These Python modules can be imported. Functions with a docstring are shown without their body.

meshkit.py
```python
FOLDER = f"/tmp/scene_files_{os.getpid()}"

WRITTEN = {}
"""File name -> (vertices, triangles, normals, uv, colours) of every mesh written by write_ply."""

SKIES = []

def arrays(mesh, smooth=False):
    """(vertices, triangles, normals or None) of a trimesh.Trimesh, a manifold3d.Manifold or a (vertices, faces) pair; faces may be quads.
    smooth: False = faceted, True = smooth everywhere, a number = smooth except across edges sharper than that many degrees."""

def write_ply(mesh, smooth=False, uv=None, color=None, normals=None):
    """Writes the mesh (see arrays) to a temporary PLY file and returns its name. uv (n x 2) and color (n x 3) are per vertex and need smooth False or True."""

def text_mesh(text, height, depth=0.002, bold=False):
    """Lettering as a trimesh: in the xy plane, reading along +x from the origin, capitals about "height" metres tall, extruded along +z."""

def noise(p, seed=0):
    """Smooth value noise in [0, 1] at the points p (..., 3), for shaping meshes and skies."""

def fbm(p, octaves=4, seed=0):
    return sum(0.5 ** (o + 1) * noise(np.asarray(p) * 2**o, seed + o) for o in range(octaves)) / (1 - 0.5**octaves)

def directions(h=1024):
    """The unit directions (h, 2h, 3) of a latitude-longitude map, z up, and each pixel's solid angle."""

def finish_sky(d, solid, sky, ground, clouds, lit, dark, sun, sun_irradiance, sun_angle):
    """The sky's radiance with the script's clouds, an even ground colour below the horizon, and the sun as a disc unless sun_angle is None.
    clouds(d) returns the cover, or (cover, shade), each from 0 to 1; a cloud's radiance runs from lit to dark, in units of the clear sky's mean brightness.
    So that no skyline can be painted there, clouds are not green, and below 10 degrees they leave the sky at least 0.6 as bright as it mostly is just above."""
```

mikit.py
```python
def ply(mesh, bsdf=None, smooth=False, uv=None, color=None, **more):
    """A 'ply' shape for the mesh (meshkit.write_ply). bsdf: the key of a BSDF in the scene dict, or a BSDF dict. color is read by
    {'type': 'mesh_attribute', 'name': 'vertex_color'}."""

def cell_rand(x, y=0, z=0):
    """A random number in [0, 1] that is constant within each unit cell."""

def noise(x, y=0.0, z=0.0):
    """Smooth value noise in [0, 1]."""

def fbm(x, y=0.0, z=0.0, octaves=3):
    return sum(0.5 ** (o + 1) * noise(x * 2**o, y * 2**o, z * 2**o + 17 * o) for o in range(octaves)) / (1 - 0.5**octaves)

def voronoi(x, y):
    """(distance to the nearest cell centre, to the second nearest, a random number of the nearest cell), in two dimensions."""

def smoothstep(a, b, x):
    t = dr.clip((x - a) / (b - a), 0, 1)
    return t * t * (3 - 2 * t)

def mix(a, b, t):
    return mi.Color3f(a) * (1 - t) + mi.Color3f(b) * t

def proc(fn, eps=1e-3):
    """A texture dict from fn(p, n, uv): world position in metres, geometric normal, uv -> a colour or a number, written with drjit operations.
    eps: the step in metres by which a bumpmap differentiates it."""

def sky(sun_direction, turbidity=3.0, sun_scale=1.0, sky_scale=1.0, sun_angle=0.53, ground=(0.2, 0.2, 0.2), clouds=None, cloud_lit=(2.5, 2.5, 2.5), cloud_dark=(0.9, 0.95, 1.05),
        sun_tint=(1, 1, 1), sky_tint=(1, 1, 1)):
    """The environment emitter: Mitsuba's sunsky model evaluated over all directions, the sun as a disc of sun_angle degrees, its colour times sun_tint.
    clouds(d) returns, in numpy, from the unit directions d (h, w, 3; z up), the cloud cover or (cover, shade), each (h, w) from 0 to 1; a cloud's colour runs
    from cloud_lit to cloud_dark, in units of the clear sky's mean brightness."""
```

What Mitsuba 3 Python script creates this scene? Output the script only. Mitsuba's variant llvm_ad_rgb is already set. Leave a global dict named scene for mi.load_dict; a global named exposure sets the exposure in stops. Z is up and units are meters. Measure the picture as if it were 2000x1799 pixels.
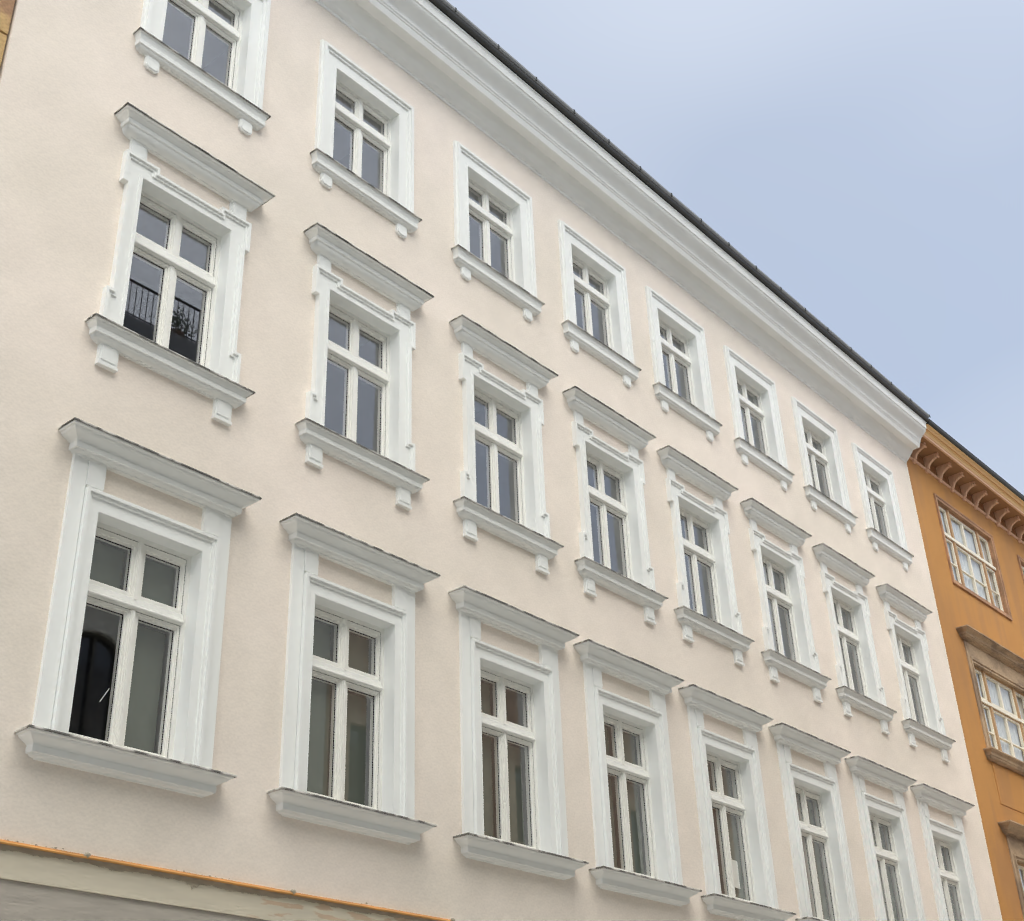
import math, random
import numpy as np
import drjit as dr
import mitsuba as mi
import trimesh, mikit, meshkit
from mikit import noise, fbm, smoothstep, mix, proc, cell_rand
from shapely.geometry import Polygon, box
from shapely.ops import unary_union

T = mi.ScalarTransform4f
rng = random.Random(7)
scene, labels = {'type': 'scene'}, {}

# ------------------------------------------------------------------ camera
CAM = np.array([-5.9166, -9.1019, 1.6])
YAW, PITCH, ROLL, FPX = 0.8782329, 0.5175617, -0.0391911, 2572.41      # focal length in pixels of a 2000 px wide picture
fw = np.array([math.sin(YAW) * math.cos(PITCH), math.cos(YAW) * math.cos(PITCH), math.sin(PITCH)])
r0 = np.array([math.cos(YAW), -math.sin(YAW), 0.0])
u0 = np.cross(r0, fw)
up = -r0 * math.sin(ROLL) + u0 * math.cos(ROLL)
scene['camera'] = {'type': 'perspective', 'fov': math.degrees(2 * math.atan(1000 / FPX)), 'fov_axis': 'x', 'near_clip': 0.05, 'far_clip': 2000.0,
                   'to_world': T().look_at(origin=CAM.tolist(), target=(CAM + fw).tolist(), up=up.tolist())}

# ------------------------------------------------------------------ sky: thin bright veil, a soft sun high behind the left shoulder
SUN = np.array([-0.22, -0.47, 0.83])

def veil(d):
    n = np.clip((meshkit.fbm(d * np.array([2.2, 2.2, 3.0]) + 5.3, 3, 3) - 0.3) / 0.4, 0, 1)
    glow = np.exp(-(np.degrees(np.arccos(np.clip(d @ (SUN / np.linalg.norm(SUN)), -1, 1))) / 46) ** 2)
    return 0.60 + 0.38 * n, 1 - 0.85 * glow

scene['sky'] = mikit.sky(SUN.tolist(), turbidity=4, sun_scale=0.46, sun_angle=50, sun_tint=(0.89, 1.0, 1.10), clouds=veil,
                         cloud_lit=(5.0, 5.2, 5.5), cloud_dark=(1.42, 1.56, 1.79))
exposure = 2.08

# ------------------------------------------------------------------ materials
def mat(key, base, rough=0.8, bump=None, scale=0.001, eps=0.002, spec=0.35, metallic=0.0):
    c = base if isinstance(base, dict) else {'type': 'rgb', 'value': list(base)}
    b = {'type': 'principled', 'base_color': c, 'roughness': rough, 'specular': spec, 'metallic': metallic}
    if bump is not None:
        b = {'type': 'bumpmap', 'arbitrary': proc(bump, eps=eps), 'scale': scale, 'bsdf': b}
    scene[key] = {'type': 'twosided', 'bsdf': b}

def C(a): return mi.Color3f(*a)

def pink_col(p, n, uv):
    big = fbm(p.x * 0.55, p.y, p.z * 0.7, 3)
    mid = fbm(p.x * 3.1 + 9, p.y * 3, p.z * 2.3, 3)
    fine = noise(p.x * 46, p.y * 46, p.z * 60)
    grain = noise(p.x * 120 + 5, p.y * 120, p.z * 120)
    v = 0.825 + 0.17 * big + 0.11 * mid + 0.09 * fine + 0.05 * grain
    return mix((0.745, 0.680, 0.593), (0.728, 0.648, 0.586), big) * v

def pink_bump(p, n, uv):
    return 2.5 * fbm(p.x * 1.1, p.y, p.z * 1.5, 2) + 0.55 * noise(p.x * 9 + p.z * 3, p.y, p.z * 13) + 0.40 * noise(p.x * 34 + 4 * p.z, p.y * 40, p.z * 46)

def white_col(p, n, uv):
    d = fbm(p.x * 0.9, p.y * 3, p.z * 0.8, 3)
    return mix((0.80, 0.815, 0.80), (0.765, 0.775, 0.755), smoothstep(0.35, 0.75, d))

def rough_bump(p, n, uv):
    return noise(p.x * 30, p.y * 30, p.z * 22) + 0.5 * noise(p.x * 90, p.y * 90, p.z * 60)

def sash_col(p, n, uv):
    return C((0.79, 0.785, 0.74)) * (0.98 + 0.03 * noise(p.x * 2, p.y * 2, p.z * 1.5))

def flash_col(p, n, uv):
    a = fbm(p.x * 9, p.y * 14, p.z * 9, 3)
    b = noise(p.x * 55, p.y * 55, p.z * 55)
    return mix((0.13, 0.125, 0.115), (0.55, 0.53, 0.49), smoothstep(0.38, 0.66, a)) * (0.8 + 0.35 * b)

def gutter_col(p, n, uv):
    return C((0.045, 0.045, 0.043)) * (0.7 + 0.6 * fbm(p.x * 4, p.y * 9, p.z * 9, 3))

def orange_col(p, n, uv):
    big = fbm(p.x * 0.5, p.y, p.z * 0.35, 4)
    streak = fbm(p.x * 3.2, p.y, p.z * 0.45 + 3, 3)
    fine = noise(p.x * 42, p.y * 42, p.z * 42)
    v = 0.84 + 0.22 * big + 0.12 * streak + 0.05 * fine
    return mix((0.455, 0.228, 0.075), (0.39, 0.20, 0.08), smoothstep(0.4, 0.75, streak)) * v

def brown_col(p, n, uv):
    a = fbm(p.x * 2.5, p.y * 6, p.z * 3, 4)
    return mix((0.47, 0.275, 0.16), (0.34, 0.20, 0.12), smoothstep(0.35, 0.65, a)) * (0.9 + 0.2 * noise(p.x * 30, p.y * 30, p.z * 30))

def stone_col(p, n, uv):
    a = fbm(p.x * 2.1, p.y * 6, p.z * 2.4, 4)
    return mix((0.45, 0.33, 0.215), (0.27, 0.195, 0.135), smoothstep(0.38, 0.68, a)) * (0.9 + 0.2 * noise(p.x * 26, p.y * 26, p.z * 26))

def band_col(p, n, uv):
    a = fbm(p.x * 2.2, p.y, p.z * 12, 3)
    s = fbm(p.x * 5 + 2, p.y, p.z * 22, 3)
    stain = smoothstep(0.52, 0.62, s) * smoothstep(1.2, 1.6, p.x) * (1 - smoothstep(3.2, 3.8, p.x))
    c = mix((0.63, 0.575, 0.455), (0.52, 0.475, 0.385), a)
    return mix(c, (0.50, 0.34, 0.22), 0.65 * stain)

def band_bump(p, n, uv):
    return fbm(p.x * 16, p.y, p.z * 70, 3) + 0.4 * noise(p.x * 60, p.y * 60, p.z * 120)

def grey_col(p, n, uv):
    a = fbm(p.x * 3, p.y, p.z * 16, 3)
    return mix((0.47, 0.43, 0.375), (0.36, 0.33, 0.29), a)

def mortar_col(p, n, uv):
    return C((0.37, 0.325, 0.25)) * (0.8 + 0.4 * fbm(p.x * 14, p.y * 8, p.z * 26, 3))

def ochre_col(p, n, uv):
    a = fbm(p.x * 6, p.y, p.z * 3.2, 4)
    s = noise(p.x * 45, p.y * 45, p.z * 45)
    return mix((0.53, 0.36, 0.17), (0.36, 0.215, 0.13), smoothstep(0.38, 0.66, a)) * (0.82 + 0.3 * s)

def asphalt_col(p, n, uv):
    return C((0.52, 0.51, 0.475)) * (0.75 + 0.5 * fbm(p.x * 3, p.y * 3, 0, 3))

def paving_col(p, n, uv):
    return C((0.50, 0.49, 0.46)) * (0.85 + 0.3 * fbm(p.x * 2, p.y * 2, 0, 3))

mat('pink_plaster', proc(pink_col), 0.92, pink_bump, 0.0030, 0.004)
mat('white_plaster', proc(white_col), 0.62)
mat('sash_paint', proc(sash_col), 0.38, None, spec=0.5)
mat('seal_rubber', (0.10, 0.10, 0.095), 0.8)
mat('frame_paint', (0.77, 0.77, 0.735), 0.4, spec=0.5)
mat('backing_grey', (0.13, 0.15, 0.125), 0.95)  # for sheets added to lift the pane tone where mirroring is too weak
mat('gasket_rubber', (0.012, 0.012, 0.018), 0.6)
mat('flashing_metal', proc(flash_col), 0.5, lambda p, n, uv: noise(p.x * 30, p.y * 40, p.z * 40), 0.002, 0.003)
mat('gutter_metal', proc(gutter_col), 0.45)
mat('roof_metal', (0.22, 0.225, 0.23), 0.5)
mat('orange_plaster', proc(orange_col), 0.9, pink_bump, 0.0025, 0.004)
mat('brown_trim', proc(brown_col), 0.75, rough_bump, 0.001, 0.003)
mat('tan_stone', proc(stone_col), 0.8, rough_bump, 0.0015, 0.003)
mat('cream_trim', (0.74, 0.50, 0.245), 0.7)
mat('pink_trim', (0.68, 0.46, 0.32), 0.75)
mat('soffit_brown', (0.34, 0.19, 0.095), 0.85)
mat('shaded_ochre', (0.30, 0.15, 0.07), 0.9)  # orange frieze, with the shade between consoles put into its colour
mat("old_white", (0.80, 0.755, 0.635), 0.55)
mat('tan_paint', (0.47, 0.315, 0.18), 0.6)
mat('net_curtain', proc(lambda p, n, uv: C((0.62, 0.64, 0.60)) * (0.8 + 0.25 * noise(p.x * 22, 0, p.z * 0.8))), 0.9)
mat('band_render', proc(band_col), 0.95, band_bump, 0.0048, 0.004)
mat('grey_render', proc(grey_col), 0.95, band_bump, 0.0050, 0.004)
mat('mortar', proc(mortar_col), 0.95, band_bump, 0.008, 0.004)
mat('orange_plastic', proc(lambda p, n, uv: C((0.74, 0.36, 0.10)) * (0.62 + 0.6 * fbm(p.x * 5, p.y * 20, p.z * 30, 2))), 0.32, spec=0.5)
mat('ochre_plaster', proc(ochre_col), 0.95, band_bump, 0.008, 0.004)
mat('joint_dark', (0.10, 0.065, 0.04), 0.95)
mat('room_paint', (0.30, 0.29, 0.26), 0.9)
mat('paper', (0.78, 0.80, 0.76), 0.9)
mat('pale_setts', proc(asphalt_col), 0.9)
mat('paving', proc(paving_col), 0.9)
mat('kerb_stone', (0.33, 0.32, 0.30), 0.8)
mat('sage_plaster', (0.70, 0.72, 0.66), 0.9)
mat('tan_plaster', (0.66, 0.53, 0.40), 0.9)
mat('slate', (0.055, 0.055, 0.06), 0.7)
mat('dim_glass', (0.055, 0.062, 0.075), 0.08, spec=1.0)
mat('iron', (0.02, 0.02, 0.022), 0.5)
mat('leaf', (0.045, 0.085, 0.03), 0.7)
mat('terracotta', (0.35, 0.16, 0.09), 0.8)
scene['old_glass'] = {'type': 'thindielectric', 'int_ior': 1.5, 'ext_ior': 1.0}
scene['window_glass'] = {'type': 'thindielectric', 'int_ior': 1.85, 'ext_ior': 1.0}

# ------------------------------------------------------------------ helpers
def numbered(key):
    if key not in USED:
        USED.add(key); return key
    n = 1
    while f'{key}_{n:03d}' in USED: n += 1
    USED.add(f'{key}_{n:03d}')
    return f'{key}_{n:03d}'
USED = set()

def put(key, d, to=None):
    k = numbered(key)
    scene[k] = dict(d) if to is None else {**d, 'to_world': to}
    return k

def tag(key, label=None, cat=None, group=None, kind=None):
    d = {}
    if label: d['label'] = label
    if cat: d['category'] = cat
    if group: d['group'] = group
    if kind: d['kind'] = kind
    labels[key] = d

def bx(x0, x1, y0, y1, z0, z1):
    m = trimesh.creation.box((x1 - x0, y1 - y0, z1 - z0))
    m.apply_translation(((x0 + x1) / 2, (y0 + y1) / 2, (z0 + z1) / 2))
    return m

def join(*ms): return trimesh.util.concatenate(list(ms))

def plate(poly, y0, y1):
    """The polygon in (x, z), as a solid from depth y0 (front) to y1 (back)."""
    out = []
    for g in getattr(poly, 'geoms', [poly]):
        if g.is_empty or g.area < 1e-7: continue
        m = trimesh.creation.extrude_polygon(g, y1 - y0, engine='earcut')
        v = m.vertices.copy()
        m.vertices = np.stack([v[:, 0], y1 - v[:, 2], v[:, 1]], 1)
        out.append(m)
    return join(*out)

def grow(poly, d): return poly.buffer(d, join_style=2, mitre_limit=4)

def curve(a, b, kind, n=5):
    """Points from a to b (p, z): 'cav' hollow quarter, 'ovo' full quarter, 'cyma' double curve."""
    t = np.linspace(0, 1, n + 1)[1:]
    if kind == 'cav': f, g = np.sin(t * math.pi / 2), 1 - np.cos(t * math.pi / 2)
    elif kind == 'ovo': f, g = 1 - np.cos(t * math.pi / 2), np.sin(t * math.pi / 2)
    else: f, g = t * t * (3 - 2 * t), t
    return [(a[0] + (b[0] - a[0]) * x, a[1] + (b[1] - a[1]) * y) for x, y in zip(f, g)]

def mitred(profile, w0, back=0.03):
    """A moulding on the wall with returned ends: its half width at projection p is w0 + p."""
    v, f = [], []
    for p, z in profile:
        w = w0 + p
        v += [(-w, back, z), (-w, -p, z), (w, -p, z), (w, back, z)]
    for i in range(len(profile) - 1):
        for j in range(3):
            a = 4 * i + j
            f.append((a, a + 1, a + 5, a + 4))
    return (np.array(v), np.array(f))

def run(profile, x0, x1, nx=1, wob=0.0, seed=0):
    """The (y, z) profile drawn along x, with end caps."""
    xs = np.linspace(x0, x1, nx + 1)
    pr = np.array(profile, float)
    k = len(pr)
    v, f = [], []
    for i, x in enumerate(xs):
        o = (meshkit.noise(np.array([[x * 1.3, seed, 0.5], [x * 1.1 + 40, seed, 0.5]])) - 0.5) * 2 * wob
        for y, z in pr: v.append((x, y + o[0], z + o[1]))
    for i in range(nx):
        for j in range(k):
            a, b = i * k + j, i * k + (j + 1) % k
            f += [(a, b, b + k), (a, b + k, a + k)]
    m = trimesh.Trimesh(np.array(v), np.array(f), process=False)
    cap, cf = trimesh.creation.triangulate_polygon(Polygon(pr), engine='earcut')
    caps = [trimesh.Trimesh(np.column_stack([np.full(len(cap), x), cap + 0 * cap]), cf, process=False) for x in (x0, x1)]
    return join(m, *caps)

def sheet(profile, w0, seed, nx=26, wob=0.0024, back=0.0):
    """A thin, slightly buckled metal cover following a (p, z) profile, returned at the ends."""
    v, f = [], []
    us = np.linspace(-1, 1, nx + 1)
    k = len(profile)
    for i, u in enumerate(us):
        n = meshkit.noise(np.array([[i * 0.83, seed, .5], [i * 0.61 + 30, seed, .5]])) - 0.5
        for q, (p, z) in enumerate(profile):
            s = 1.0 if q >= k - 3 else 0.3
            w = w0 + (p if 0 < i < nx else p)
            v.append((u * w, -p + n[0] * wob * 1.6 * s, z + n[1] * wob * 2 * s))
    for i in range(nx):
        for j in range(k - 1):
            a = i * k + j
            f.append((a, a + 1, a + k + 1, a + k))
    # the two returns
    for i in (0, nx):
        base = len(v)
        for q, (p, z) in enumerate(profile):
            x, y, zz = v[i * k + q]
            v.append((x, 0.02, zz))
        for j in range(k - 1):
            f.append((i * k + j, i * k + j + 1, base + j + 1, base + j))
    return (np.array(v), np.array(f))

# ------------------------------------------------------------------ the setting
put('road', mikit.ply(bx(-60, 90, -9.0, -2.4, -0.5, 0.0), 'pale_setts')); tag('road', kind='structure')
put('pavement', mikit.ply(bx(-60, 90, -2.25, 0.4, -0.5, 0.13), 'paving')); tag('pavement', kind='structure')
put('pavement_opposite', mikit.ply(bx(-60, 90, -11.6, -9.15, -0.5, 0.13), 'paving')); tag('pavement_opposite', kind='structure')
put('kerb', mikit.ply(bx(-60, 90, -2.4, -2.25, -0.5, 0.134), 'kerb_stone')); tag('kerb', kind='structure')
put('kerb_opposite', mikit.ply(bx(-60, 90, -9.15, -9.0, -0.5, 0.134), 'kerb_stone')); tag('kerb_opposite', kind='structure')
put('ground', mikit.ply(bx(-600, 600, -600, 600, -1.6, -0.55), 'paving')); tag('ground', kind='structure')

# ------------------------------------------------------------------ the pink building
B = 'apartment_building'
tag(B, 'long pale pink plastered building with three rows of white framed windows', 'building')
XL, XR = -2.11, 18.03
COLS = [0.0, 2.4604, 4.8656, 7.114, 9.3356, 11.6209, 13.8897, 16.1826]
OFF = [[0.005, 0.003, 0.008, -0.018, 0.004, 0.010, 0.020, -0.005], [-0.005, 0.025, 0.009, 0.010, -0.004, -0.004, 0.002, 0.035], [0.0, -0.015, 0.0, 0.02, 0.008, 0.003, -0.002, 0.008]]
HW = 0.548
FLOOR = [dict(zt=6.905, zb=4.93, gt=6.79, ub=6.372, lt=6.162, gb=5.035, head=True), dict(zt=10.63, zb=8.80, gt=10.515, ub=10.12, lt=9.885, gb=8.91, head=True), dict(zt=14.05, zb=12.50, gt=13.945, ub=13.715, lt=13.465, gb=12.61, head=False)]

ZB = 4.075      # lower edge of the pink render
holes = [box(COLS[i] + OFF[k][i] - HW - 0.03, F['zb'] - 0.03, COLS[i] + OFF[k][i] + HW + 0.03, F['zt'] + 0.03) for k, F in enumerate(FLOOR) for i in range(8)]
wall = box(XL, ZB, XR, 15.0).difference(unary_union(holes))
put(B + '__wall', mikit.ply(plate(wall, 0.0, 0.30), 'pink_plaster'))
put(B + '__gable_wall', mikit.ply(join(bx(XL + .004, XL + .26, 0.305, 11, 0, 15.6), bx(XR - .26, XR - .004, 0.305, 11, 0, 15.6), bx(XL + .27, XR - .27, 10.8, 11.0, 0, 15.6)), 'grey_render'))

# lower storey: band of fresh render, rough grey wall below, smeared mortar under an orange edge strip
put(B + '__render_band', mikit.ply(plate(box(XL, 3.81, XR, 4.052), -0.004, 0.3), 'band_render'))
put(B + '__lower_wall', mikit.ply(plate(box(XL, 0.0, XR, 3.808), 0.014, 0.3), 'grey_render'))
xs = np.arange(XL, 9.0, 0.018)
nz = meshkit.fbm(np.column_stack([xs * 3.1, xs * 0, xs * 0]), 5, 2) - 0.5
edge = 4.005 + 0.05 * nz + 0.012 * (meshkit.noise(np.column_stack([xs * 60, xs * 0, xs * 0])) - .5) + 0.02 * np.maximum(0, meshkit.noise(np.column_stack([xs * 0.9 + 3, xs * 0, xs * 0])) - .45)
edge = edge - 0.075 * np.clip(1 - np.abs(xs - 0.77 + 0.02 * np.sin(xs * 90)) / 0.06, 0, 1) ** 1.6 * (0.6 + 0.8 * meshkit.noise(np.column_stack([xs * 75, xs * 0, xs * 0 + 4])))
put(B + '__mortar_smear', mikit.ply(plate(Polygon(list(zip(xs, edge)) + [(xs[-1], 4.05), (xs[0], 4.05)]), -0.010, 0.0), 'mortar'))
strip = [(0.01, 4.076), (-0.010, 4.076), (-0.014, 4.062), (-0.042, 4.058), (-0.046, 4.050), (-0.042, 4.042), (-0.012, 4.046), (0.01, 4.042)]
cuts = [XL, -0.243, 1.81, 3.84]
for a, b in zip(cuts[:-1], cuts[1:]):
    put(B + '__edge_strip', mikit.ply(run(strip, a + 0.006, b - 0.006, 24, 0.004, a), 'orange_plastic', smooth=40))
for c in cuts[1:]:
    j = trimesh.creation.icosphere(2, 1.0)
    j.vertices = j.vertices * np.array([0.030, 0.012, 0.020]) * (0.7 + 0.6 * meshkit.noise(j.vertices * 2.3 + c))[:, None] + np.array([c, -0.036, 4.066])
    put(B + '__mortar_dab', mikit.ply(j, 'mortar', smooth=True))
bits = []
for x in xs[::3]:
    if meshkit.noise(np.array([[x * 2.6, 1.5, .2]]))[0] > 0.56:
        s = 0.003 + 0.008 * rng.random() ** 2
        q = trimesh.creation.icosphere(0, s); q.apply_scale((1.6, .6, .8)); q.apply_translation((x + rng.uniform(-.03, .03), -0.010, 4.081 + rng.uniform(-.002, .012) * rng.random()))
        bits.append(q)
k = put(B + '__mortar_crumbs', mikit.ply(join(*bits), 'mortar')); tag(k, kind='stuff')

# main cornice, eaves plate and standing gutter
cor = [(0.03, 14.945), (-0.012, 14.945), (-0.016, 14.985), (-0.034, 14.99)]
cor += [(-0.080, 15.036), (-0.080, 15.042), (-0.086, 15.046), (-0.136, 15.104), (-0.136, 15.110), (-0.142, 15.114), (-0.188, 15.168), (-0.188, 15.174)]
cor += [(-0.20, 15.178), (-0.202, 15.19), (-0.325, 15.196), (-0.327, 15.186), (-0.345, 15.186), (-0.372, 15.262), (-0.372, 15.278), (-0.386, 15.282), (-0.386, 15.312), (-0.402, 15.318), (-0.402, 15.334)]
cor += [(-p, z) for p, z in curve((0.402, 15.334), (0.562, 15.545), 'cyma', 12)]
cor += [(-0.578, 15.552), (-0.584, 15.63), (-0.592, 15.678), (-0.604, 15.682), (-0.606, 15.702), (0.03, 15.71)]
put(B + '__cornice', mikit.ply(run(cor, XL, XR - .02, 60, 0.0035, 3.0), 'white_plaster', smooth=35))
put(B + '__eaves_plate', mikit.ply(run([(0.0, 15.73), (-0.60, 15.718), (-0.655, 15.720), (-0.668, 15.740), (-0.672, 15.765), (-0.640, 15.80), (0.0, 15.95)], XL, XR, 70, 0.004, 4.0), 'gutter_metal', smooth=30))
put(B + '__gutter', mikit.ply(run([(-0.648, 15.79), (-0.672, 15.80), (-0.690, 15.83), (-0.690, 15.862), (-0.672, 15.875), (-0.655, 15.862), (-0.60, 15.93), (-0.575, 15.985), (-0.565, 16.02), (-0.548, 16.02), (-0.555, 15.90)], XL, XR, 70, 0.006, 8.0), 'roof_metal', smooth=30))
gb = mikit.ply(join(bx(-.012, .012, -.698, -.686, 15.80, 15.868), bx(-.012, .012, -.690, -.56, 15.866, 15.876), bx(-.014, .014, -.58, -.54, 15.88, 15.99)), 'gutter_metal')
for i in range(24):
    put(B + '__gutter_bracket', gb, T().translate([XL + 0.35 + i * 0.86 + rng.uniform(-.03, .03), 0, 0]))
put(B + '__roof', mikit.ply(run([(-0.55, 15.9), (-0.52, 15.96), (5.2, 18.1), (10.9, 15.96), (10.9, 15.7), (5.2, 17.9)], XL, XR), 'slate'))

# rooms behind the windows
rm = []
for z in (4.2, 7.62, 11.4, 14.9): rm.append(bx(XL + .3, XR - .3, 0.31, 4.0, z - 0.1, z + 0.1))
rm.append(bx(XL + .3, XR - .3, 3.6, 3.8, 4.3, 14.8))
for i in range(9):
    x = COLS[i] - 1.22 if i < 8 else COLS[7] + 1.15
    rm.append(bx(x - .05, x + .05, 0.32, 3.59, 4.31, 14.79))
put(B + '__inner_wall', mikit.ply(join(*rm), 'room_paint'))

# ---- window prototypes, one per floor, in local x and absolute z
def rect(hw, z0, z1): return box(-hw, z0, hw, z1)

def ring(x0, x1, z0, z1, wl, wr, wb, wt): return box(x0, z0, x1, z1).difference(box(x0 + wl, z0 + wb, x1 - wr, z1 - wt))

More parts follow.
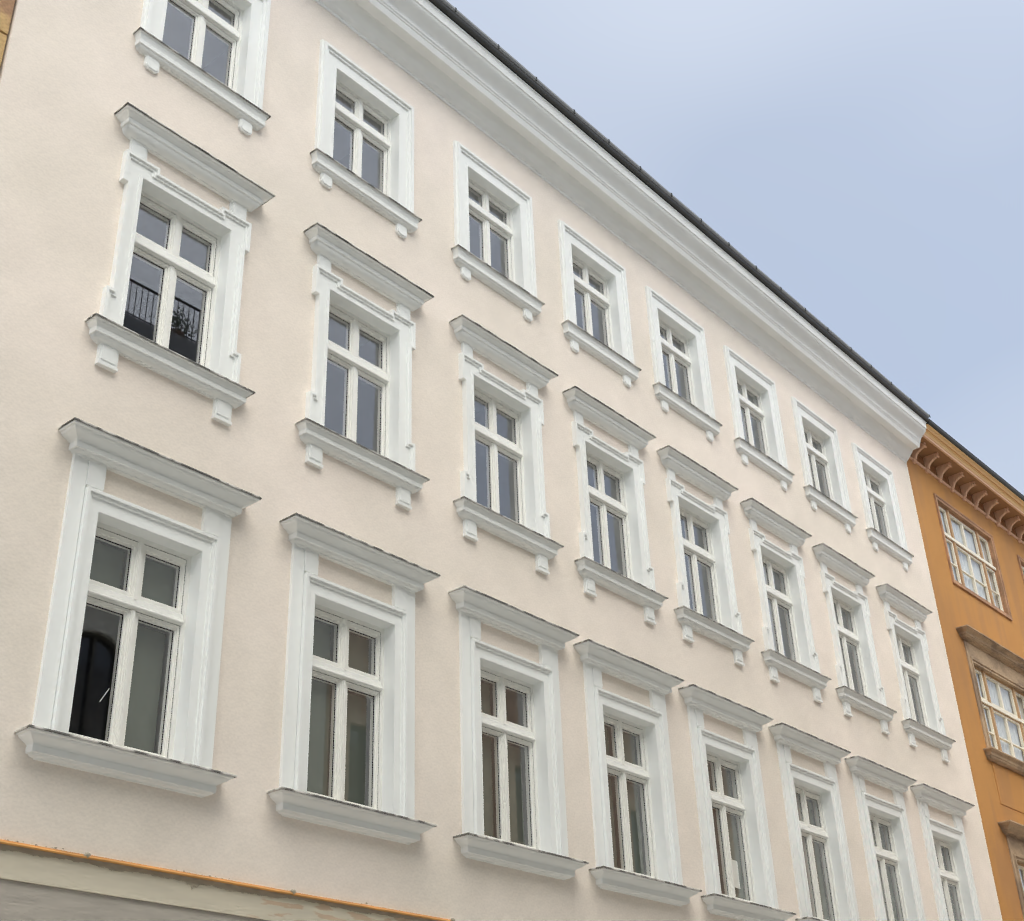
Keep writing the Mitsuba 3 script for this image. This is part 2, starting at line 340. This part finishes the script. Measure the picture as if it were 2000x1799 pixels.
BACKING = []
def proto(k):
    F = FLOOR[k]
    zt, zb = F['zt'], F['zb']
    op = rect(HW, zb - .02, zt)
    W = 'white_plaster'
    out = []                       # (part, ply dict)
    add = lambda n, m, b=W, s=False: out.append((n, mikit.ply(m, b, smooth=s)))
    down = box(-2, 0, 2, zb - 0.055)          # nothing of a surround hangs below the sill
    if k == 0:
        st = 0.036
        add('strip', plate(box(-.845, zb - .05, -.706, 7.37), -st, .02)); add('strip', plate(box(.706, zb - .05, .845, 7.37), -st, .02))
        A = box(-.700, 0, .700, 7.082)
        def lay(a, b): return A.buffer(-a, join_style=2).difference(A.buffer(-b, join_style=2)).difference(down) if b else A.buffer(-a, join_style=2).difference(grow(op, .003)).difference(down)
        m = [plate(lay(0.003, None), -.040, .02), plate(lay(0, .030), -.078, .021), plate(lay(.028, .060), -.058, .022),
             plate(grow(op, .055).difference(grow(op, .004)).difference(down), -.030, .0195)]
        add('architrave', join(*m))
        for s in (-1, 1):
            x0, x1 = sorted((s * .532, s * .703))
            add('frieze_block', join(plate(box(x0, 7.112, x1, 7.37), -.046, .02), plate(box(x0 + .004, 7.086, x1 - .004, 7.110), -.020, .02)))
        hp = [(0.0, 7.352), (.050, 7.352), (.052, 7.366)] + [(.060, 7.367)] + curve((.060, 7.367), (.100, 7.388), 'cav', 4) + [(.118, 7.389), (.121, 7.440), (.113, 7.442)] + curve((.113, 7.442), (.212, 7.522), 'cyma', 7) + [(.232, 7.53), (.234, 7.548), (.0, 7.60)]
        hw, fl = .770, [(0.0, 7.625), (.10, 7.600), (.238, 7.566), (.246, 7.558), (.247, 7.546), (.243, 7.543)]
        sp = [(0.0, 4.705), (.022, 4.705), (.026, 4.716)] + curve((.026, 4.716), (.072, 4.738), 'cav', 4) + [(.092, 4.739), (.096, 4.788), (.088, 4.790)] + curve((.088, 4.790), (.174, 4.860), 'cyma', 7) + [(.192, 4.866), (.196, 4.882), (.0, 4.92)]
        sw, sf = .770, [(-.10, 4.945), (0.0, 4.932), (.10, 4.912), (.202, 4.893), (.210, 4.886), (.211, 4.874), (.207, 4.871)]
    elif k == 1:
        half = [(0, 0), (.785, 0), (.785, 9.165), (.722, 9.165), (.722, 10.465), (.782, 10.465), (.782, 10.842), (.390, 10.842), (.390, 10.775), (0, 10.775)]
        A = Polygon(half + [(-x, z) for x, z in half[::-1]]).buffer(0)
        def lay(a, b): return A.buffer(-a, join_style=2).difference(A.buffer(-b, join_style=2) if b else grow(op, .003)).difference(down)
        add('architrave', join(plate(lay(.003, None), -.036, .02), plate(lay(0, .030), -.072, .021), plate(lay(.028, .060), -.054, .022),
                               plate(grow(op, .040).difference(grow(op, .004)).difference(down), -.044, .023)))
        for s in (-1, 1):
            x0, x1 = sorted((s * .552, s * .728))
            add('frieze_block', plate(box(x0, 10.842, x1, 11.06), -.036, .02))
            x0, x1 = sorted((s * .525, s * .552))
            add('frieze_strip', plate(box(x0, 10.80, x1, 11.06), -.016, .02))
        hp = [(0.0, 11.035), (.040, 11.035), (.044, 11.046)] + curve((.044, 11.046), (.120, 11.126), 'cav', 6) + [(.137, 11.127), (.140, 11.172), (.132, 11.174)] + curve((.132, 11.174), (.194, 11.222), 'cyma', 6) + [(.212, 11.226), (.215, 11.242), (.0, 11.29)]
        hw, fl = .715, [(0.0, 11.315), (.10, 11.290), (.220, 11.260), (.229, 11.252), (.230, 11.240), (.226, 11.237)]
        sp = [(0.0, 8.545), (.030, 8.545), (.034, 8.556)] + curve((.034, 8.556), (.098, 8.606), 'cav', 5) + [(.112, 8.607), (.115, 8.650), (.107, 8.652)] + curve((.107, 8.652), (.142, 8.708), 'cyma', 6) + [(.156, 8.712), (.159, 8.726), (.0, 8.76)]
        sw, sf = .742, [(-.10, 8.815), (0.0, 8.782), (.08, 8.760), (.165, 8.738), (.173, 8.731), (.174, 8.719), (.170, 8.716)]
    else:
        A = box(-.812, 0, .812, 14.335)
        def lay(a, b): return A.buffer(-a, join_style=2).difference(A.buffer(-b, join_style=2) if b else grow(op, .003)).difference(down)
        add('architrave', join(plate(lay(.003, None), -.030, .02), plate(lay(0, .030), -.044, .021), plate(lay(.028, .072), -.074, .022), plate(lay(.070, .112), -.052, .0225),
                               plate(lay(.109, .116), -.034, .023)))
        hp = None
        sp = [(0.0, 12.225), (.026, 12.225), (.030, 12.236)] + curve((.030, 12.236), (.074, 12.284), 'cav', 4) + [(.088, 12.285), (.090, 12.330), (.082, 12.332)] + curve((.082, 12.332), (.100, 12.418), 'cyma', 5) + [(.112, 12.421), (.114, 12.434), (.0, 12.46)]
        sw, sf = .750, [(-.10, 12.512), (0.0, 12.482), (.06, 12.464), (.120, 12.446), (.128, 12.439), (.129, 12.426), (.125, 12.423)]
    reveal = grow(rect(HW, zb - .03, zt), .036).difference(rect(HW, zb - .2, zt)).difference(box(-2, 0, 2, zb - .03))
    add('reveal', plate(reveal, -.0385 if k != 2 else -.034, .16))
    if hp: add('head_cornice', mitred(hp, hw), W, 35)
    add('sill', mitred(sp, sw), W, 35)
    if k == 1:
        for s in (-1, 1):
            x0, x1 = sorted((s * .548, s * .752))
            a = box(x0, 8.338, x1, 8.58)
            add('bracket', join(plate(a, -.034, .02), plate(box(x0 + .026, 8.392, x1 - .026, 8.56), -.046, .018), plate(box(x0 - .003, 8.332, x1 + .003, 8.362), -.050, .019)))
    if k == 2:
        for s in (-1, 1):
            x0, x1 = sorted((s * .535, s * .708))
            c = .038
            a = Polygon([(x0, 12.26), (x0, 12.075 + c), (x0 + c, 12.075), (x1 - c, 12.075), (x1, 12.075 + c), (x1, 12.26)])
            add('bracket', join(plate(a, -.030, .02), plate(a.buffer(-.016, join_style=2), -.040, .018)))
    # timber window
    P = 'sash_paint'
    fr = box(-HW, zb - .02, HW, zt)
    add('frame', join(plate(fr.difference(box(-HW + .046, zb + .05, HW - .046, zt - .044)), .118, .22)), 'frame_paint')
    tz0, tz1 = F['lt'] + .050, F['ub'] - .054
    zm = (tz0 + tz1) / 2
    tp = [(.215, tz0), (.116, tz0), (.112, tz0 + .004), (.082, tz0 + .010), (.078, tz0 + .022), (.084, tz0 + .032), (.094, tz0 + .036), (.094, tz0 + .052), (.108, tz0 + .060), (.112, tz1), (.215, tz1)]
    add('transom', run(tp, -HW + .040, HW - .040), 'frame_paint', 35)
    add('mullion', join(bx(-.026, .026, .112, .127, tz1 + .001, zt - .050), *([bx(-.015, .015, .100, .113, tz1 - .012, zt - .054)] if k == 0 else [])), P)
    add('mullion', join(bx(-.024, .024, .112, .127, zb + .04, tz0 - .003), *([bx(-.013, .013, .100, .113, zb + .045, tz0 - .008)] if k == 0 else [])), P)
    for s in (-1, 1):
        for (g0, g1, e0, e1, deep) in ((F['ub'], F['gt'], tz1 + .006, zt - .051, 0), (F['gb'], F['lt'], zb + .056, tz0 - .006, 1)):
            x0, x1 = sorted((s * .0215, s * (HW - .053)))
            gx0, gx1 = sorted((.008 + s * .070, .008 + s * .452))
            o, g = box(x0, e0, x1, e1), box(gx0, g0, gx1, g1)
            add('sash', join(plate(o.difference(g.buffer(.020, join_style=2)), .126, .215), plate(g.buffer(.0205, join_style=2).difference(g), .142, .215)), P)
            add('gasket', plate(g.buffer(.002, join_style=2).difference(g.buffer(-.009, join_style=2)), .1605, .1635), 'gasket_rubber')
            add('seal', plate(grow(o, .007).difference(grow(o, -.002)), .130, .20), 'seal_rubber')
            if k == 0: BACKING.append((gx0 - .012, gx1 + .012, g0 - .012, g1 + .012))
            cx, cz = (gx0 + gx1) / 2, (g0 + g1) / 2
            out.append(('pane', (mikit.ply(plate_sheet((gx1 - gx0) / 2 + .004, (g1 - g0) / 2 + .004), 'window_glass'), cx, cz)))
    return out, (fl, hw) if hp else None, (sf, sw)

def plate_sheet(hx, hz):
    v = np.array([(-hx, 0, -hz), (hx, 0, -hz), (hx, 0, hz), (-hx, 0, hz)])
    return trimesh.Trimesh(v, [(0, 1, 2), (0, 2, 3)], process=False)

PROTO = [proto(k) for k in range(3)]
FLASH = {}
for k in range(3):
    parts, head, sill = PROTO[k]
    for i in range(8):
        w = numbered(f'{B}__window')
        x = COLS[i] + OFF[k][i]
        at = T().translate([x, 0, 0])
        for name, d in parts:
            if name == 'pane':
                d, cx, cz = d
                put(f'{w}__pane', d, T().translate([x + cx, .162, cz]).rotate([1, 0, 0], rng.gauss(0, .22)).rotate([0, 0, 1], rng.gauss(0, .22)))
            else:
                put(f'{w}__{name}', d, at)
        for name, s in (('cornice_flashing', head), ('sill_flashing', sill)):
            if s:
                var = (k, name, i % 4)
                if var not in FLASH: FLASH[var] = mikit.ply(sheet(s[0], s[1], 3 + 7 * k + i), 'flashing_metal')
                put(f'{w}__{name}', FLASH[var], at)
        WIN = {(0, 4): 'ground row window with a pale sheet of paper behind its lower right pane', (1, 0): 'window whose lower panes mirror a roof terrace railing'}
        if (k, i) in WIN: tag(w, WIN[(k, i)])

bp = [mikit.ply(bx(a, b, .262, .266, c, d), 'backing_grey') for a, b, c, d in BACKING]  # grey sheets added behind the lowest-row panes to brighten them
for i in range(8):
    for j, d in enumerate(bp):
        if (i, j) not in ((0, 1), (2, 2)):          # left out where the photograph looks into a dark room
            put((f'{B}__window_{i:03d}' if i else f'{B}__window') + '__blind', d, T().translate([COLS[i] + OFF[0][i], rng.uniform(-.02, .03), 0]).rotate([0, 0, 1], rng.gauss(0, .25)))

# loose things behind the panes
k = put('paper_sheet', mikit.ply(bx(-.11, .11, 0, .003, 0, .36), 'paper'), T().translate([COLS[4] + .21, .20, 5.18]))
tag(k, 'pale sheet of paper standing behind lower right pane of the fifth lowest-row window', 'paper')

k = put('stick', mikit.ply(trimesh.creation.cylinder(.0045, segment=[[-.145, .22, 5.375], [-.076, .21, 5.505]], sections=8), 'paper', smooth=30))
tag(k, 'thin white stick leaning inside the dark lower left pane of the first lowest-row window', 'stick')
zs = np.linspace(6.40, 6.76, 24)
wv = .02 * np.sin(zs * 23) + .012 * np.sin(zs * 51)
v = np.array([(x + o, .25 + .03 * math.sin(x * 60), z) for z, o in zip(zs, wv) for x in (4.99, 5.03, 5.07)])
f = [(3 * i + j, 3 * i + j + 1, 3 * i + j + 4, 3 * i + j + 3) for i in range(23) for j in range(2)]
k = put('cloth_strip', mikit.ply((v, np.array(f)), 'net_curtain', smooth=True))
tag(k, 'crumpled pale cloth strip hanging behind the upper right pane of the third lowest-row window', 'cloth')

# ------------------------------------------------------------------ the orange building next door (its front turns about one degree)
O = 'orange_building'
tag(O, 'ochre orange old building with bracketed cornice at the right edge', 'building')
OT = T().translate([18.05, 0.03, 0]).rotate([0, 0, 1], -0.9)
def oput(name, m, b, smooth=False, to=None):
    return put(f'{O}__{name}', mikit.ply(m, b, smooth=smooth), OT if to is None else OT @ to)
L = 16.0
OW = []      # windows: (x0, x1, z0, z1) of the opening, in metres from the seam
for c in (2.62, 6.97, 11.32):
    OW += [('top', c, 12.68, 14.60), ('mid', c, 9.02, 10.88), ('low', c, 5.1, 6.98)]
ohole = unary_union([box(c - 1.38, z0, c + 1.38, z1) for _, c, z0, z1 in OW])
oput('wall', plate(box(0.012, 0, L, 15.5).difference(ohole), 0.0, 0.30), 'orange_plaster')
oput('gable_wall', join(bx(.05, .25, .31, 11, 0, 15.6), bx(L - .25, L - .05, .31, 11, 0, 15.6), bx(.26, L - .26, 10.8, 11, 0, 15.6), bx(.26, L - .26, 3.0, 3.2, 0, 15.4)), 'room_paint')
oput('frieze', plate(box(.014, 15.252, L, 15.525), -.004, .0), 'shaded_ochre')  # plate coloured darker to carry the shade between the consoles
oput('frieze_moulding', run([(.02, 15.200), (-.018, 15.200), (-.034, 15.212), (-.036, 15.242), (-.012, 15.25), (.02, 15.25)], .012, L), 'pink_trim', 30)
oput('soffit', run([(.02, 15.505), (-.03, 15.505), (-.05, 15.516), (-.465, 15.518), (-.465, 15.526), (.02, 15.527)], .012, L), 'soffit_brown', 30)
oput('fascia', run([(-.440, 15.528), (-.466, 15.524), (-.470, 15.456), (-.508, 15.454), (-.512, 15.496), (-.480, 15.500), (-.478, 15.529)], .012, L), 'pink_trim', 30)
oput('cornice', run([(.02, 15.531), (-.515, 15.515)] + [(-p, z) for p, z in curve((.520, 15.517), (.570, 15.580), 'ovo', 5)] + [(-.535, 15.584), (-.535, 15.612), (-.575, 15.614)] + [(-p, z) for p, z in curve((.580, 15.616), (.640, 15.668), 'ovo', 5)] + [(-.640, 15.684), (.02, 15.70)], .012, L), 'cream_trim', 30)
oput('gutter', run([(.02, 15.705), (-.655, 15.694), (-.69, 15.715), (-.705, 15.765), (-.695, 15.79), (-.66, 15.80), (.02, 15.85)], .012, L), 'gutter_metal', 30)
oput('roof', run([(-.66, 15.81), (5.0, 18.0), (10.8, 15.8), (10.8, 15.7), (5.0, 17.85), (-.6, 15.76)], .012, L), 'slate')
# scrolled console: an S drawn in (y, z), swept sideways, with a leaf plate and a foot
def console():
    t = np.linspace(0, 1, 15)
    y = -.050 - .235 * t ** 2.3
    z = 15.235 + .225 * (1 - (1 - t) ** 1.35)
    th = .030 + .026 * np.sin(t * math.pi)
    outer = list(zip(y - th * .8 * (1 - t), z - th * t * 1.1))
    prof = outer + [(-.325, 15.462), (-.345, 15.515), (-.010, 15.515), (-.010, 15.235)]
    a = Polygon(prof).buffer(0)
    if a.geom_type != 'Polygon': a = max(a.geoms, key=lambda g: g.area)
    pts = list(a.exterior.coords)[:-1]
    m = run(pts, -.040, .040)
    rib = run([(q[0] - .012, q[1] - .008) for q in outer] + [(q[0] + .01, q[1] + .01) for q in outer[::-1]], -.032, .032)
    roll = trimesh.creation.cylinder(.026, .115, sections=16); roll.apply_transform(trimesh.transformations.rotation_matrix(math.pi / 2, [0, 1, 0])); roll.apply_translation((0, -.318, 15.448))
    foot = join(bx(-.062, .062, -.06, .01, 15.195, 15.232), bx(-.05, .05, -.045, .01, 15.150, 15.194))
    return join(m, rib, roll, foot)
con = mikit.ply(console(), 'pink_trim', smooth=30)
for i in range(24):
    put(f'{O}__console', con, OT @ T().translate([.42 + i * .608, 0, 0]))
panel = mikit.ply(join(plate(ring(-.20, .20, 15.275, 15.475, .02, .02, .018, .018), -.012, .01)), 'brown_trim')
for i in range(23):
    put(f'{O}__frieze_panel', panel, OT @ T().translate([.724 + i * .608, 0, 0]))

def owindow(kind, c, z0, z1):
    w = numbered(f'{O}__window')
    to = T().translate([c, 0, 0])
    q = lambda n, m, b, s=False: put(f'{w}__{n}', mikit.ply(m, b, smooth=s), OT @ to)
    tb = {'top': 'brown_trim', 'mid': 'tan_stone', 'low': 'tan_stone'}[kind]
    hw = 1.38
    if kind == 'top':
        q('surround', join(plate(grow(box(-hw, z0, hw, z1), .09).difference(box(-hw + .01, z0 + .01, hw - .01, z1 - .01)), -.022, .06), plate(grow(box(-hw, z0, hw, z1), .09).difference(grow(box(-hw, z0, hw, z1), .055)), -.036, .058)), tb)
    else:
        q('surround', join(plate(box(-hw - .20, z0, hw + .20, z1 + .14).difference(box(-hw + .01, z0, hw - .01, z1 - .01)), -.03, .06), plate(box(-hw - .09, z0, hw + .09, z1 + .085).difference(box(-hw - .05, z0, hw + .05, z1 + .045)), -.05, .058)), tb)
        q('frieze', plate(box(-hw - .19, z1 + .145, hw + .19, z1 + .42), -.02, .02), tb)
        hz = z1 + .42
        q('head_cornice', mitred([(0, hz), (.05, hz), (.055, hz + .02)] + curve((.055, hz + .02), (.13, hz + .065), 'cav', 4) + [(.145, hz + .066), (.15, hz + .10)] + curve((.15, hz + .10), (.235, hz + .165), 'cyma', 5) + [(.25, hz + .168), (.25, hz + .19), (0, hz + .23)], hw + .20), tb, 30)
        q('sill', mitred([(0, z0 - .20), (.04, z0 - .20)] + curve((.04, z0 - .20), (.11, z0 - .13), 'cav', 4) + [(.12, z0 - .13), (.125, z0 - .09)] + curve((.125, z0 - .09), (.17, z0 - .035), 'cyma', 4) + [(.18, z0 - .03), (.18, z0 - .005), (0, z0 + .01)], hw + .20), tb, 30)
        if kind == 'mid': q('apron', plate(box(-hw - .10, z0 - 1.02, hw + .10, z0 - .215), -.012, .02), 'orange_plaster')
    yb = .055
    fr = box(-hw, z0, hw, z1)
    zt = z0 + (z1 - z0) * .60
    lights = [(-hw + .05, -.80), (-.68, .68), (.80, hw - .05)]
    opn = unary_union([box(a, b0, b, b1) for a, b in lights for b0, b1 in ((z0 + .05, zt - .05), (zt + .05, z1 - .05))])
    q('frame', plate(fr.difference(opn), yb, yb + .08), 'brown_trim' if kind == 'top' else 'tan_paint')
    for a, b in ((-.80, -.68), (.68, .80)): q('mullion', bx(a + .02, b - .02, yb - .02, yb + .002, z0 + .02, z1 - .02), 'tan_paint')
    q('transom', bx(-hw + .02, hw - .02, yb - .03, yb + .003, zt - .035, zt + .03), 'old_white')
    for a, b in lights:
        for b0, b1 in ((z0 + .05, zt - .05), (zt + .05, z1 - .05)):
            leaf = box(a, b0, b, b1)
            gl = leaf.buffer(-.045, join_style=2)
            bars = []
            if b - a > 1: bars.append(box((a + b) / 2 - .035, b0, (a + b) / 2 + .035, b1))
            if b1 < zt: bars.append(box(a, b0 + (b1 - b0) * .44 - .014, b, b0 + (b1 - b0) * .44 + .014))
            solid = unary_union([leaf.difference(gl)] + bars)
            q('sash', plate(solid, yb + .012, yb + .06), 'old_white')
            d = mikit.ply(plate_sheet((b - a) / 2 - .01, (b1 - b0) / 2 - .01), 'old_glass')
            put(f'{w}__pane', d, OT @ T().translate([c + (a + b) / 2, yb + .045, (b0 + b1) / 2]).rotate([1, 0, 0], rng.gauss(0, .3)).rotate([0, 0, 1], rng.gauss(0, .3)))
    xs = np.linspace(-hw + .04, hw - .04, 90)
    fold = .018 * np.sin(xs * 37) + .012 * np.sin(xs * 61 + 1)
    v = np.array([(x, .165 + f, z) for z in (z0 + .03, z1 - .03) for x, f in zip(xs, fold)])
    f = [(i, i + 1, i + 91, i + 90) for i in range(89)]
    q('curtain', (v, np.array(f)), 'net_curtain', True)
for a in OW: owindow(*a)

# ------------------------------------------------------------------ the weathered building on the left
A = 'ochre_building'
tag(A, 'weathered ochre brown building at the left edge, only its corner in view', 'building')
put(A + '__wall', mikit.ply(bx(-20, XL - .022, 0.06, 11, 0, 15.2), 'joint_dark'))
for r in range(14, 23):
    for c in range(3):
        w_, h_ = .78, .62
        x1 = XL - .024 - c * (w_ + .012) - (0.33 if r % 2 else 0) * (c > 0)
        x0 = x1 - w_ - (-.33 if (r % 2 and c == 0) else 0)
        m = bx(x0, x1, .02 + rng.uniform(-.006, .006), .08, r * .634 + .01, r * .634 + h_)
        put(A + '__stone_block', mikit.ply(m, 'ochre_plaster'))

# ------------------------------------------------------------------ across the street: what the panes mirror
def opposite(key, label, x0, x1, h, plaster, n, arch):
    tag(key, label, 'building')
    Y = -11.6
    sp = (x1 - x0) / n
    hs = []
    for j, z in enumerate((1.2, 5.3, 9.4, 13.7)):
        for i in range(n):
            c = 6.95 + 2.62 * (i - n + 2) if arch else x0 + (i + .5) * sp
            b = box(c - .55, z, c + .55, z + 1.9)
            if arch: b = b.union(Polygon([(c + .55 * math.cos(t), z + 1.9 + .3 * math.sin(t)) for t in np.linspace(0, math.pi, 14)]))
            hs.append(b)
    m = plate(box(x0, 0, x1, h).difference(unary_union(hs)), 0, .4)
    m.vertices = m.vertices * np.array([1, -1, 1]) + np.array([0, Y, 0])
    put(key + '__wall', mikit.ply(m, plaster))
    put(key + '__cornice', mikit.ply(join(bx(x0, x1, Y, Y + .5, h - .5, h - .1), bx(x0, x1, Y, Y + .2, h - .9, h - .51), *[bx(x0, x1, Y, Y + .12, z, z + .22) for z in (4.1, 8.2, 12.2)]), plaster))
    put(key + '__roof', mikit.ply(run([(Y + .45, h - .09), (Y - 4.5, h + .9), (Y - 9, h - .09)], x0, x1), 'slate'))
    for b in hs:
        w = numbered(key + '__window')
        a0, z0, a1, z1 = b.bounds
        f = plate(b.difference(b.buffer(-.06, join_style=2)).union(box((a0 + a1) / 2 - .03, z0, (a0 + a1) / 2 + .03, z1)), 0, .06)
        f.vertices = f.vertices * np.array([1, -1, 1]) + np.array([0, Y - .12, 0])
        put(w + '__frame', mikit.ply(f, 'seal_rubber'))
        put(w + '__pane', mikit.ply(bx(a0 - .01, a1 + .01, Y - .24, Y - .2, z0 - .01, z1 + .01), 'dim_glass'))
opposite('sage_building', 'grey green building across the street, mirrored in the lower panes', -14, 12.84, 16.9, 'sage_plaster', 9, True)
opposite('tan_building', 'tan brown building across the street, mirrored in the lower panes further right', 12.88, 44, 15.8, 'tan_plaster', 12, False)

# roof terrace over the street: railing and planters
R = 'terrace_railing'
tag(R, 'dark iron roof terrace railing mirrored in lower panes of the first middle-row window', 'railing')
YR = -11.9
def tube(p0, p1, r, n=8):
    p0, p1 = np.array(p0, float), np.array(p1, float)
    return trimesh.creation.cylinder(r, segment=[p0, p1], sections=n)
put('roof_terrace', mikit.ply(bx(4.6, 9.2, -15.5, -11.75, 16.2, 19.0), 'roof_metal')); tag('roof_terrace', 'dark flat roofed roof storey under the terrace railing opposite', 'terrace')
put(R + '__rail', mikit.ply(join(tube((4.65, YR, 20.05), (9.15, YR, 20.05), .030), tube((4.65, YR, 19.16), (9.15, YR, 19.16), .018)), 'iron', smooth=30))
bal = mikit.ply(tube((0, 0, 19.0), (0, 0, 20.04), .012, 6), 'iron')
for i in range(30): put(R + '__baluster', bal, T().translate([4.7 + i * .15, YR, 0]))
for j, (x, s) in enumerate(((5.6, .30), (8.35, .34), (12.1, .62))):
    nm = numbered('potted_shrub')
    tag(nm, ['potted shrub left on the roof terrace opposite', 'potted shrub in the middle of the roof terrace opposite', 'largest potted shrub standing on the roof right of the terrace opposite'][j], 'plant')
    pr = np.random.default_rng(40 + j)
    zf = 19.0 if j < 2 else 16.95
    p = pr.normal(0, 1, (420, 3)) * np.array([s * .6, s * .45, s * .6]) + np.array([x, YR - .5, zf + .55 + s * .55])
    d = pr.normal(0, 1, (420, 2, 3)); d /= np.linalg.norm(d, axis=2, keepdims=True)
    v = np.concatenate([p[:, None] - d[:, :1] * .05, p[:, None] + d[:, 1:] * .03, p[:, None] + d[:, :1] * .05, p[:, None] - d[:, 1:] * .03], 1).reshape(-1, 3)
    put(nm + '__foliage', mikit.ply((v, np.arange(len(v)).reshape(-1, 4)), 'leaf'))
    put(nm + '__pot', mikit.ply(trimesh.creation.cylinder(.2, .5, sections=16, transform=trimesh.transformations.translation_matrix((x, YR - .5, zf + .25))), 'terracotta', smooth=30))
